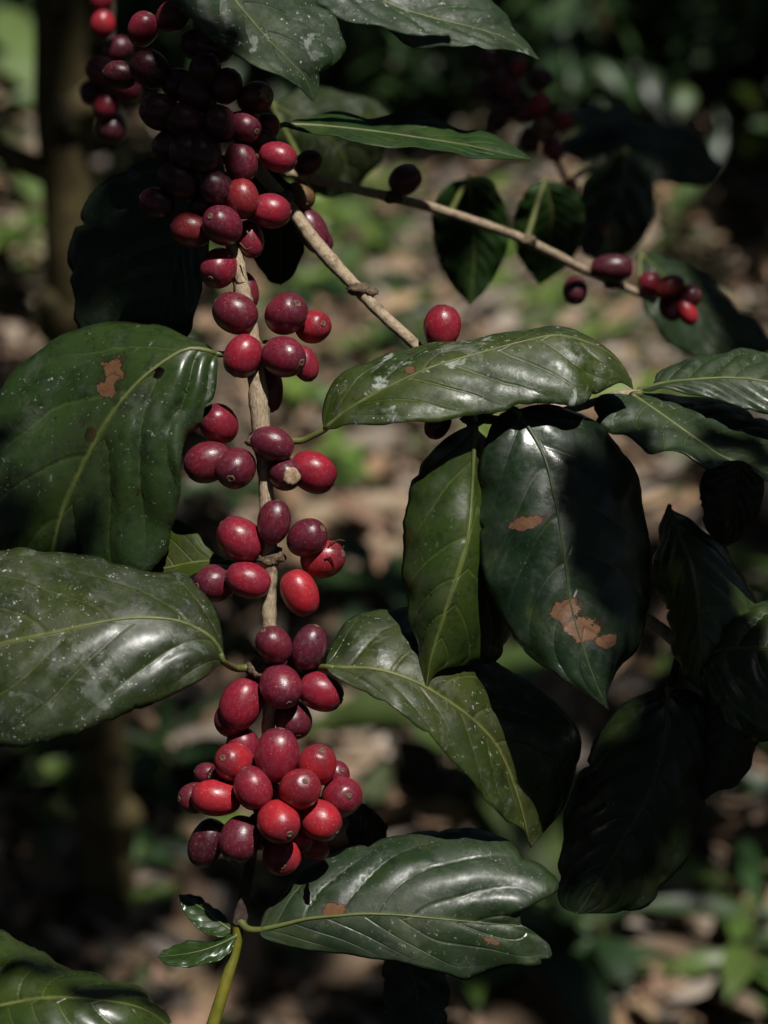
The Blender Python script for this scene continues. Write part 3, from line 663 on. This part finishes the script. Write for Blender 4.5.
leaf(tr_, [(625,150,-250),(622,185,-252),(610,220,-256),(600,262,-262)], [(605,155,-260),(585,180,-262),(575,215,-264),(580,250,-264)], [(645,160,-258),(655,190,-260),(650,225,-262),(628,255,-264)],
     LM['dark'], seed=71, nu=44, quilt=3.0, nv=5, petiole=[(572,180,-240)], label='quilted dark leaf with pale sheen bands')
leaf(tr_, [(565,112,-262),(590,118,-268),(615,117,-272),(640,112,-276)], [(580,108,-275),(605,108,-280),(625,106,-282)], [(575,125,-260),(600,130,-262),(625,124,-268)],
     LM['right'], seed=72, nu=36, petiole=[(545,125,-236)])
leaf(tr_, [(560,150,-270),(600,145,-275),(660,140,-285),(720,165,-300)], [(580,130,-290),(630,118,-300),(690,130,-310)], [(590,165,-262),(650,180,-268),(700,185,-285)],
     LM['plain'], seed=73, nu=40, petiole=[(555,150,-237)])

ZS = 0.0
# ================================================================== GROUND, LITTER
gm, nt = new_mat('forest_soil'); t = NT(nt)
out = t.n('ShaderNodeOutputMaterial'); bs = t.n('ShaderNodeBsdfPrincipled'); g = t.n('ShaderNodeTexCoord')
n1 = t.noise(g.outputs['Object'], 2.0, 6, .65); n2 = t.noise(g.outputs['Object'], 24, 6, .7)
c = t.mix(t.ramp(n1, .35, .65), (.04, .033, .020), (.08, .07, .04)); c = t.mix(t.ramp(n2, .45, .7), c, (.12, .10, .065)); c = t.mix(t.m('MULTIPLY', t.ramp(t.noise(g.outputs['Object'], 5.0, 5, .7), .48, .62), .7), c, (.04, .065, .02))
t.l(c, bs.inputs['Base Color']); bs.inputs['Roughness'].default_value = .95; bs.inputs['Specular IOR Level'].default_value = .1
bp = t.n('ShaderNodeBump'); bp.inputs['Strength'].default_value = .8; bp.inputs['Distance'].default_value = .02; t.l(n2, bp.inputs['Height']); t.l(bp.outputs[0], bs.inputs['Normal'])
t.l(bs.outputs[0], out.inputs[0])
def gh(x, y): return .05 * mn.noise(Vector((x * .8, y * .8, 3))) + .02 * mn.noise(Vector((x * 3, y * 3, 7)))
verts, faces = [], []
xs = [-60, -30, -15, -8] + [-5 + .2 * i for i in range(51)] + [8, 15, 30, 60]; ys = [-60, -30, -10, -3] + [0 + .2 * i for i in range(61)] + [16, 25, 40, 90]
for y in ys:
    for x in xs: verts.append((x, y, gh(x, y)))
nx = len(xs)
for j in range(len(ys) - 1):
    for i in range(nx - 1): faces.append((j * nx + i, j * nx + i + 1, (j + 1) * nx + i + 1, (j + 1) * nx + i))
gr = link('ground', mesh_from('ground', verts, faces), gm); gr['kind'] = 'structure'

class LeafSoup:
    """many small curved leaves in one mesh, each with its own natural colour"""
    def __init__(s): s.v = []; s.f = []; s.c = []
    def add(s, pos, d, nrm, L, W, col, curl=.15, fold=.1, droop=.2, seg=4):
        d = d.normalized(); sd = d.cross(nrm)
        if sd.length < 1e-6: return
        sd.normalize(); n = sd.cross(d).normalized(); b = len(s.v)
        prof = [.12, .8, 1.0, .72, .05] if seg == 4 else [.1, 1.0, .08]
        for i in range(seg + 1):
            u = i / seg; w = W * prof[i] * .5; c = pos + d * (u * L) - n * (droop * L * u * u)
            s.v += [c - sd * w + n * (fold * w * 2), c.copy(), c + sd * w + n * (fold * w * 2 + curl * w * math.sin(u * 5))]
            s.c += [col] * 3
        for i in range(seg):
            q = b + 3 * i
            s.f += [(q, q + 1, q + 4, q + 3), (q + 1, q + 2, q + 5, q + 4)]
    def build(s, name, mat, parent=None, origin=Vector((0, 0, 0))):
        me = mesh_from(name, [v - origin for v in s.v], s.f)
        a = me.color_attributes.new('col', 'FLOAT_COLOR', 'POINT')
        for i, c in enumerate(s.c): a.data[i].color = (c[0], c[1], c[2], 1)
        return link(name, me, mat, parent)
M_LITTER = simple_mat('dry_leaf', (0, 0, 0), (1, 1, 1), 60, .75, .3, .002, .25, attr='col', trans=.0)
M_FOL = simple_mat('foliage', (0, 0, 0), (1, 1, 1), 30, .42, 0, .001, .45, attr='col', trans=.2)
rg = random.Random(11)
def rv(): return Vector((rg.uniform(-1, 1), rg.uniform(-1, 1), rg.uniform(-1, 1)))
lit = LeafSoup()
LC = [(.36, .25, .15), (.30, .19, .11), (.20, .14, .09), (.27, .20, .14), (.13, .085, .055), (.33, .26, .20), (.09, .06, .04), (.24, .155, .10), (.38, .32, .26), (.17, .14, .11), (.27, .17, .115), (.07, .09, .035), (.055, .045, .035), (.12, .10, .085)]
LC_ = [(.22, .13, .075), (.30, .20, .12), (.16, .085, .05), (.36, .27, .19), (.11, .065, .04), (.28, .15, .09), (.40, .33, .26), (.20, .15, .11), (.33, .19, .12)]
for i in range(30000):
    y = 1.5 + 8.5 * rg.random() ** 1.6; hw = .45 + y * .24
    x = rg.uniform(-hw, hw); L = rg.uniform(.02, .075) * (.8 if rg.random() < .75 else 1.6)
    a = rg.uniform(0, 6.28); up = (Vector((0, 0, 1)) + rv() * .45).normalized()
    d = Vector((math.cos(a), math.sin(a), rg.uniform(-.25, .35)))
    c = rg.choice(LC); k = rg.uniform(.7, 1.2)
    lit.add(Vector((x, y, gh(x, y) + rg.uniform(.004, .05))), d, up, L, L * rg.uniform(.3, .55), tuple(q * k for q in c), rg.uniform(-.6, .6), rg.uniform(-.2, .5), rg.uniform(-.35, .35))
lo = lit.build('leaf_litter', M_LITTER); lo['kind'] = 'stuff'; lo['label'] = 'brown dry fallen leaves carpeting the ground'; lo['category'] = 'leaf litter'
# fallen sticks
M_STICK = bark_mat('dead_wood', (.22, .16, .10), (.42, .33, .23), (.15, .11, .07), 60)
for i, (a, b, r, lab) in enumerate([((325,700),(450,790),.012,'pale fallen stick lying under the olive leaf'), ((300,520),(470,545),.02,'pale weathered log lying across the litter behind the fruit'), ((330,560),(420,590),.012,'short grey stick beside the pale log'),
        ((250,930),(360,1010),.007,'thin twig on the dark ground beneath the notched leaf'), ((560,985),(690,925),.009,'crooked bleached stick below the black leaf'), ((130,330),(10,360),.012,'grey stick on the ground left of the trunk')]):
    A = G(*a, .03); B = G(*b, .03); mm_ = A.lerp(B, .5) + Vector((.02, .04, .02))
    o = tube('fallen_stick', [A, mm_, B], [r, r * 1.1, r * .7], M_STICK, None, seg=10, n=24, lump=.25, freq=25)
    o['label'] = lab; o['category'] = 'stick'; o['group'] = 'sticks on the ground'

# ================================================================== TRUNK
tb = G(107, 905)
tree = root('coffee_tree', tb, 'slender coffee tree trunk in half shade behind the left leaves', 'tree')
tp_ = []
dT = tb.y
for (px, py) in ((108, 915), (105, 850), (102, 740), (90, 560), (77, 380), (66, 180), (60, 40), (55, -120), (50, -300), (46, -460)):
    v = RIGHT * ((px - 384) * K) + UP * ((512 - py) * K) + FWD; k = (dT - .0) / v.y; tp_.append(C + v * k)
tube('trunk', tp_, [.033, .025, .024, .0235, .023, .023, .023, .022, .021, .02], M_TRUNK, tree, seg=20, n=90, lump=.14, freq=18, origin=tb)
for (px, py, r) in ((70, 108, .034), (63, 318, .033), (112, 820, .034)):
    v = RIGHT * ((px - 384) * K) + UP * ((512 - py) * K) + FWD; c = C + v * (dT / v.y)
    tube('knot', [c + Vector((-.02, 0, -.012)), c + Vector((0, 0, 0)), c + Vector((.028, -.015, .012))], [.02, r, .012], M_TRUNK, tree, seg=12, n=14, lump=.3, freq=40, origin=tb)
a0 = tp_[5]
tube('side_branch', [a0, a0 + Vector((-.06, -.02, .04)), a0 + Vector((-.10, -.03, .12)), a0 + Vector((-.2, 0, .13))], [.012, .009, .008, .006], M_TRUNK, tree, seg=10, n=24, lump=.2, freq=40, origin=tb)
crown = LeafSoup()
for i in range(260):
    d = rv().normalized(); p = tp_[-1] + Vector((d.x * .45 - .35, d.y * .45 - .2, d.z * .3 + .15)) * rg.random() ** .4
    a = rg.uniform(0, 6.28); k = rg.uniform(.7, 1.3)
    if min((p - q).cross(SUN).length for q in tp_[1:7]) < .1: continue
    crown.add(p, Vector((math.cos(a), math.sin(a), rg.uniform(-.7, .1))), (Vector((0, 0, 1)) + rv() * .4).normalized(), rg.uniform(.1, .17), .055, (.028 * k, .055 * k, .016 * k))
crown.build('crown', M_FOL, tree, tb)

# ================================================================== WEEDS, SHRUBS
def weed(name, px, py, h, nl, L, W, cols, label, group, seed, cat='plant', lean=(0, 0), droop=.35, ang0=None, ground=None):
    r = random.Random(seed); b = ground if ground is not None else G(px, py); b = Vector((b.x, b.y, gh(b.x, b.y)))
    rt = root(name, b, label, cat, group)
    top = b + Vector((lean[0], lean[1], h))
    tube('stem', [b, b.lerp(top, .5) + Vector((.01, 0, 0)), top], [.004, .003, .002], M_PETIOLE, rt, seg=6, n=10, origin=b)
    for i in range(nl):
        f = .35 + .65 * (i + 1) / nl; p = b.lerp(top, f); a = (ang0 or 0) + i * 2.4 + r.uniform(-.4, .4)
        s = LeafSoup(); k = r.uniform(.75, 1.25); c = cols[i % len(cols)]
        s.add(p, Vector((math.cos(a), math.sin(a), r.uniform(.0, .5))), (Vector((0, 0, 1)) + Vector((r.uniform(-.3, .3), r.uniform(-.5, .1), 0))).normalized(), L * r.uniform(.75, 1.2), W * r.uniform(.8, 1.15), tuple(q * k for q in c), .3, .15, droop)
        s.build('leaf', M_FOL, rt, b)
    return rt
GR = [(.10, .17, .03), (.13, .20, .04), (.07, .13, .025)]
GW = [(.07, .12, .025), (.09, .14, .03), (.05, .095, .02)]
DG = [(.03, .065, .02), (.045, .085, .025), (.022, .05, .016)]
def atd(px, py, d):
    return C + (RIGHT * ((px - 384) * K) + UP * ((512 - py) * K) + FWD) * d
weed('weed_plant', 690, 1010, .09, 9, .075, .026, GW, 'bright green leafy weed at the lower right corner', None, 1, lean=(.05, -.02))
weed('weed_plant', 738, 1020, .08, 8, .07, .025, GW, 'second green weed crowded against the right edge near the bottom', None, 2)
weed('weed_plant', 755, 900, .25, 8, .10, .03, DG, 'dim upright weed behind the bright corner weed', None, 3)
weed('weed_plant', 700, 860, .2, 6, .09, .03, DG, 'dark low weed beneath the large black leaf', None, 4)
weed('weed_plant', 170, 800, .10, 9, .13, .03, DG, 'fern like seedling between the trunk and the bottom cherry bunch', None, 5, droop=.2)
weed('weed_plant', 62, 800, .10, 6, .07, .03, GR, 'small bright weed left of the trunk foot', None, 6)
weed('weed_plant', 65, 850, .06, 5, .06, .03, GR, 'tiny weed at the left of the trunk base', None, 7)
weed('weed_plant', 375, 645, .10, 7, .15, .06, DG, 'dark broad leaved seedling behind the hanging glossy leaf', None, 8)
weed('weed_plant', 480, 880, .22, 5, .17, .07, [(.08, .12, .03), (.06, .10, .025)], 'pale broad leaved seedling behind the olive leaf tip', None, 9)
weed('weed_plant', 545, 1010, .10, 5, .13, .05, DG, 'low seedling on the litter right of the notched leaf', None, 10)
weed('weed_plant', 460, 1010, .10, 6, .08, .035, GR, 'small weed below the notched leaf', None, 11)
weed('weed_plant', 5, 330, .62, 22, .20, .085, [(.11, .16, .05), (.13, .18, .07), (.08, .13, .03)], 'tall pale green shrub left of the trunk', None, 12)
weed('weed_plant', 640, 460, .12, 6, .12, .04, GR, 'green weed on the litter below the soft green leaf', None, 13)
# low weeds scattered over the litter
wr = random.Random(5)
for i in range(96):
    px, py = [(wr.uniform(300, 620), wr.uniform(300, 540)), (wr.uniform(20, 760), wr.uniform(190, 330)), (wr.uniform(290, 700), wr.uniform(200, 330)), (wr.uniform(0, 260), wr.uniform(250, 960)), (wr.uniform(420, 768), wr.uniform(560, 1010))][i % 5]
    weed('ground_weed', px, py, wr.uniform(.03, .10), wr.randint(5, 9), wr.uniform(.05, .11), wr.uniform(.02, .036), GR if wr.random() < .6 else DG,
         'low green weed half lost in the blurred leaf litter', 'low weeds in the leaf litter', 100 + i)

def shrub(x, y, h, r, n, cols, label, seed, L=.16, cat='shrub', group=None):
    q = random.Random(seed); b = Vector((x, y, gh(x, y))); rt = root('coffee_shrub', b, label, cat, group)
    for k in range(4):
        a = q.uniform(0, 6.28); tip = b + Vector((math.cos(a) * r * .6, math.sin(a) * r * .6, h * q.uniform(.6, .95)))
        tube('stem', [b, b.lerp(tip, .5) + Vector((0, 0, h * .1)), tip], [.018, .013, .006], M_TRUNK, rt, seg=7, n=12, origin=b)
    s = LeafSoup()
    cl = [Vector((q.gauss(0, .45) * r, q.gauss(0, .45) * r, h * q.uniform(.08, 1.0))) for _ in range(max(8, n // 22))]
    for i in range(n):
        c = q.choice(cl); p = b + c + Vector((q.gauss(0, .13), q.gauss(0, .13), q.gauss(0, .09)))
        a = q.uniform(0, 6.28); k = q.uniform(.6, 1.35); cc = q.choice(cols)
        s.add(p, Vector((math.cos(a), math.sin(a), q.uniform(-.8, .25))), (Vector((0, 0, 1)) + Vector((q.uniform(-.5, .5), q.uniform(-.5, .5), 0))).normalized(), L * q.uniform(.6, 1.25), L * q.uniform(.3, .45), tuple(w * k for w in cc), .3, .15, .3)
    s.build('foliage', M_FOL, rt, b)
    return rt
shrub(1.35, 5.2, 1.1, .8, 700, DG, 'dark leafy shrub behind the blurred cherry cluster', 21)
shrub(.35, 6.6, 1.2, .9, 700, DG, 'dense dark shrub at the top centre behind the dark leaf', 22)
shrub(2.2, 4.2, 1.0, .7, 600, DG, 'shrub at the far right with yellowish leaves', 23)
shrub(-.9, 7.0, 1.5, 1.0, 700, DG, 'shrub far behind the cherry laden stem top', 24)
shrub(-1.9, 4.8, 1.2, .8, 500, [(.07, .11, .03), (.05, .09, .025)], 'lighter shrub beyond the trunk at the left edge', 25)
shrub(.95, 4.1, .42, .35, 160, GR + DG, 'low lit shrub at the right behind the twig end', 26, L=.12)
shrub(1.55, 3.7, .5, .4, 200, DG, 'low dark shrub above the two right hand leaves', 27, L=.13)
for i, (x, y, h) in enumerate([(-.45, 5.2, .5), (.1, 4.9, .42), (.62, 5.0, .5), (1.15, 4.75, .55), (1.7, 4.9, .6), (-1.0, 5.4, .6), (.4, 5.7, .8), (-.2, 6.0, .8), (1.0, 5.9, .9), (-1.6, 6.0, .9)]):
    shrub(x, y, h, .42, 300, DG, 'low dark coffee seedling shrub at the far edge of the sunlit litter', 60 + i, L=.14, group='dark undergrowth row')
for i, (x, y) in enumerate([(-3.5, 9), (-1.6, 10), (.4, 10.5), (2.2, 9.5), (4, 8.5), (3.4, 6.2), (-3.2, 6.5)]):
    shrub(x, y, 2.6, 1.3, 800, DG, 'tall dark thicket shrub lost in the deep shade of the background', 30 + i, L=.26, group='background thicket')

# ================================================================== SHADE CANOPY (unseen leaves added overhead, gaps cut to place the sun patches)
def rayhit_ground(p):
    q = p - SUN * (p.z / SUN.z); d = q - C; f = d.dot(FWD)
    if f < .3: return None
    return 384 + d.dot(RIGHT) / f / K, 512 - d.dot(UP) / f / K
def litprob(px, py):
    def el(cx, cy, rx, ry): return ((px - cx) / rx) ** 2 + ((py - cy) / ry) ** 2
    p = .0
    if el(440, 390, 250, 210) < 1: p = 1.6
    elif el(440, 360, 320, 270) < 1: p = .5
    elif el(5, 200, 60, 180) < 1: p = .95
    elif el(710, 1000, 90, 110) < 1: p = .97
    elif el(560, 990, 60, 60) < 1: p = .6
    elif el(690, 360, 90, 120) < 1: p = .7
    elif el(180, 740, 60, 60) < 1: p = .6
    elif el(390, 750, 115, 85) < 1: p = 1.2
    elif py > 600: p = -1
    elif py < 180: p = .03
    else: p = .15
    return p
cr = random.Random(17)
can = LeafSoup()
# dapple pattern: a cell noise over the ground decides where the sun gets through
tries = 0
FC = P(384, 512, 0); TM = [tp_[k] for k in (1, 2, 3, 4, 5, 6)]
def lined(p, q): return (p - q).cross(SUN).length
for i in range(40000):
    x = cr.uniform(-5, 5); y = cr.uniform(-5, 11); zc = cr.uniform(2.5, 3.6)
    p = Vector((x, y, zc)); h = rayhit_ground(p)
    if lined(p, FC) < .34: continue
    if min(lined(p, q + Vector((.02, 0, 0))) for q in TM) < .045: continue
    pr = 0.0 if (h is None or y < .5) else litprob(*h)
    gq = p - SUN * (p.z / SUN.z)
    nz = .5 + .75 * mn.noise(Vector((gq.x * 3.2, gq.y * 3.2, 1.0))) + .3 * mn.noise(Vector((gq.x * 9, gq.y * 9, 4.0)))
    if nz < pr: continue
    if h is not None and h[1] > 600 and cr.random() < .07: continue
    a = cr.uniform(0, 6.28); L = cr.uniform(.13, .22) * 1.0; k = cr.uniform(.7, 1.3)
    can.add(p - Vector((math.cos(a), math.sin(a), 0)) * L * .5, Vector((math.cos(a), math.sin(a), cr.uniform(-.3, .1))), (Vector((0, 0, 1)) + Vector((cr.uniform(-.3, .3), cr.uniform(-.3, .3), 0))).normalized(), L, L * .5, (.03 * k, .06 * k, .018 * k), .3, .1, .15, seg=2)
for i in range(9000):  # unseen leaf ring added at the sides and back to cut sky light
    a = cr.uniform(0, 6.28); r_ = cr.uniform(3.4, 5.2); x = math.cos(a) * r_; y = math.sin(a) * r_ + .8
    if y > 1.5 and abs(x) < .28 * y + .5: continue
    p = Vector((x, y, cr.uniform(.1, 3.2)))
    if lined(p, FC) < .34: continue
    b = cr.uniform(0, 6.28); L = cr.uniform(.2, .34); k = cr.uniform(.7, 1.3)
    can.add(p, Vector((math.cos(b), math.sin(b), cr.uniform(-1, .1))), (Vector((-math.cos(a), -math.sin(a), .6)) + Vector((cr.uniform(-.3, .3), cr.uniform(-.3, .3), 0))).normalized(), L, L * .5, (.025 * k, .05 * k, .015 * k), .3, .1, .15, seg=2)
co = can.build('light_block_canopy', M_FOL); co['kind'] = 'stuff'; co['label'] = 'unseen leaf canopy and thicket ring added to block sun and sky light'; co['category'] = 'canopy'
# unseen leaves added along the sun direction to shade chosen foreground spots
ov = LeafSoup()
def shade(px, py, z, r, t=.75, n=9, jit=1.0):
    c = P(px, py, z) + SUN * t
    for i in range(n):
        a = cr.uniform(0, 6.28); rr = r * K * D0 * math.sqrt(cr.random()) * .8 * jit
        p = c + RIGHT * math.cos(a) * rr + (UP.lerp(-FWD, .5)).normalized() * math.sin(a) * rr + SUN * cr.uniform(-.06, .06)
        b = cr.uniform(0, 6.28); L = max(.018, min(.10, r * K * D0 * 1.2))
        d = Vector((math.cos(b), math.sin(b), cr.uniform(-.2, .1)))
        ov.add(p - d * L * .5, d, (SUN + rv() * .2).normalized(), L, L * .5, (.025, .05, .016), .3, .1, .1)
SHADES = [(580,500,18,20,14),(590,560,19,22,16),(640,600,4,30,22),(625,440,4,26,18),(620,740,-6,40,30),(700,520,-30,34,22),(690,620,-4,34,24),(745,640,4,26,14),(140,140,6,58,34),(195,160,10,36,20),(208,110,8,26,12),(165,205,8,26,10),(110,240,-28,46,12),(-5,530,-12,45,14),(-30,450,-15,36,8),(60,560,-10,35,9),
          (592,470,14,28,26),(598,515,15,32,34),(604,565,16,32,34),(618,610,14,26,24),(632,500,4,28,22),(640,550,2,26,20),(690,560,-14,36,28),(712,630,-4,40,30),(640,760,-8,50,44),(615,850,-8,48,40),(690,750,-16,40,26),(745,700,8,28,14),(675,715,-14,26,20),(700,600,-10,34,12),(740,560,-30,30,8),(640,800,-15,80,30),(720,740,0,45,16),(580,810,-15,40,14),(600,880,-15,50,14),(740,850,-20,60,14),
          (560,235,-215,36,8),(470,225,-210,34,8),(530,110,-345,55,34),(625,200,-380,50,26),(580,240,-380,40,16),(105,105,-172,40,20),(668,298,-162,22,12),(600,230,-380,40,6),(112,85,-170,52,26),(180,200,8,34,10),(150,75,0,22,5),(90,960,14,24,4),(30,975,25,30,6),(95,995,38,30,7),(145,1000,30,26,4),(662,712,-14,20,8)]
for (px, py, z, r, n) in SHADES: shade(px, py, z, r, n=n)
oo = ov.build('shade_gobo_leaves', M_FOL); oo['kind'] = 'stuff'; oo['label'] = 'unseen leaves added above the frame and aimed to shade the branch'; oo['category'] = 'foliage'

# ================================================================== LIGHT
w = bpy.data.worlds.new('World'); sc.world = w; w.use_nodes = True
nt = w.node_tree; bg = nt.nodes['Background']; sky = nt.nodes.new('ShaderNodeTexSky'); sky.sky_type = 'NISHITA'; sky.sun_disc = False
el = math.asin(SUN.z); sky.sun_elevation = el; sky.sun_rotation = math.atan2(SUN.x, SUN.y)
nt.links.new(sky.outputs[0], bg.inputs[0]); bg.inputs[1].default_value = .05
sd = bpy.data.lights.new('sun', 'SUN'); sd.energy = 5.0; sd.angle = R(.7); sd.color = (1, .965, .91)
so = bpy.data.objects.new('sun', sd); COL.objects.link(so); so.rotation_euler = SUN.to_track_quat('Z', 'Y').to_euler(); so.location = (0, -1, 6)
vs = sc.view_settings; vs.view_transform = 'Standard'; vs.look = 'None'; vs.exposure = .12; vs.gamma = 1
sc.cycles.use_denoising = True
sc.cycles.max_bounces = 8; sc.cycles.transparent_max_bounces = 12
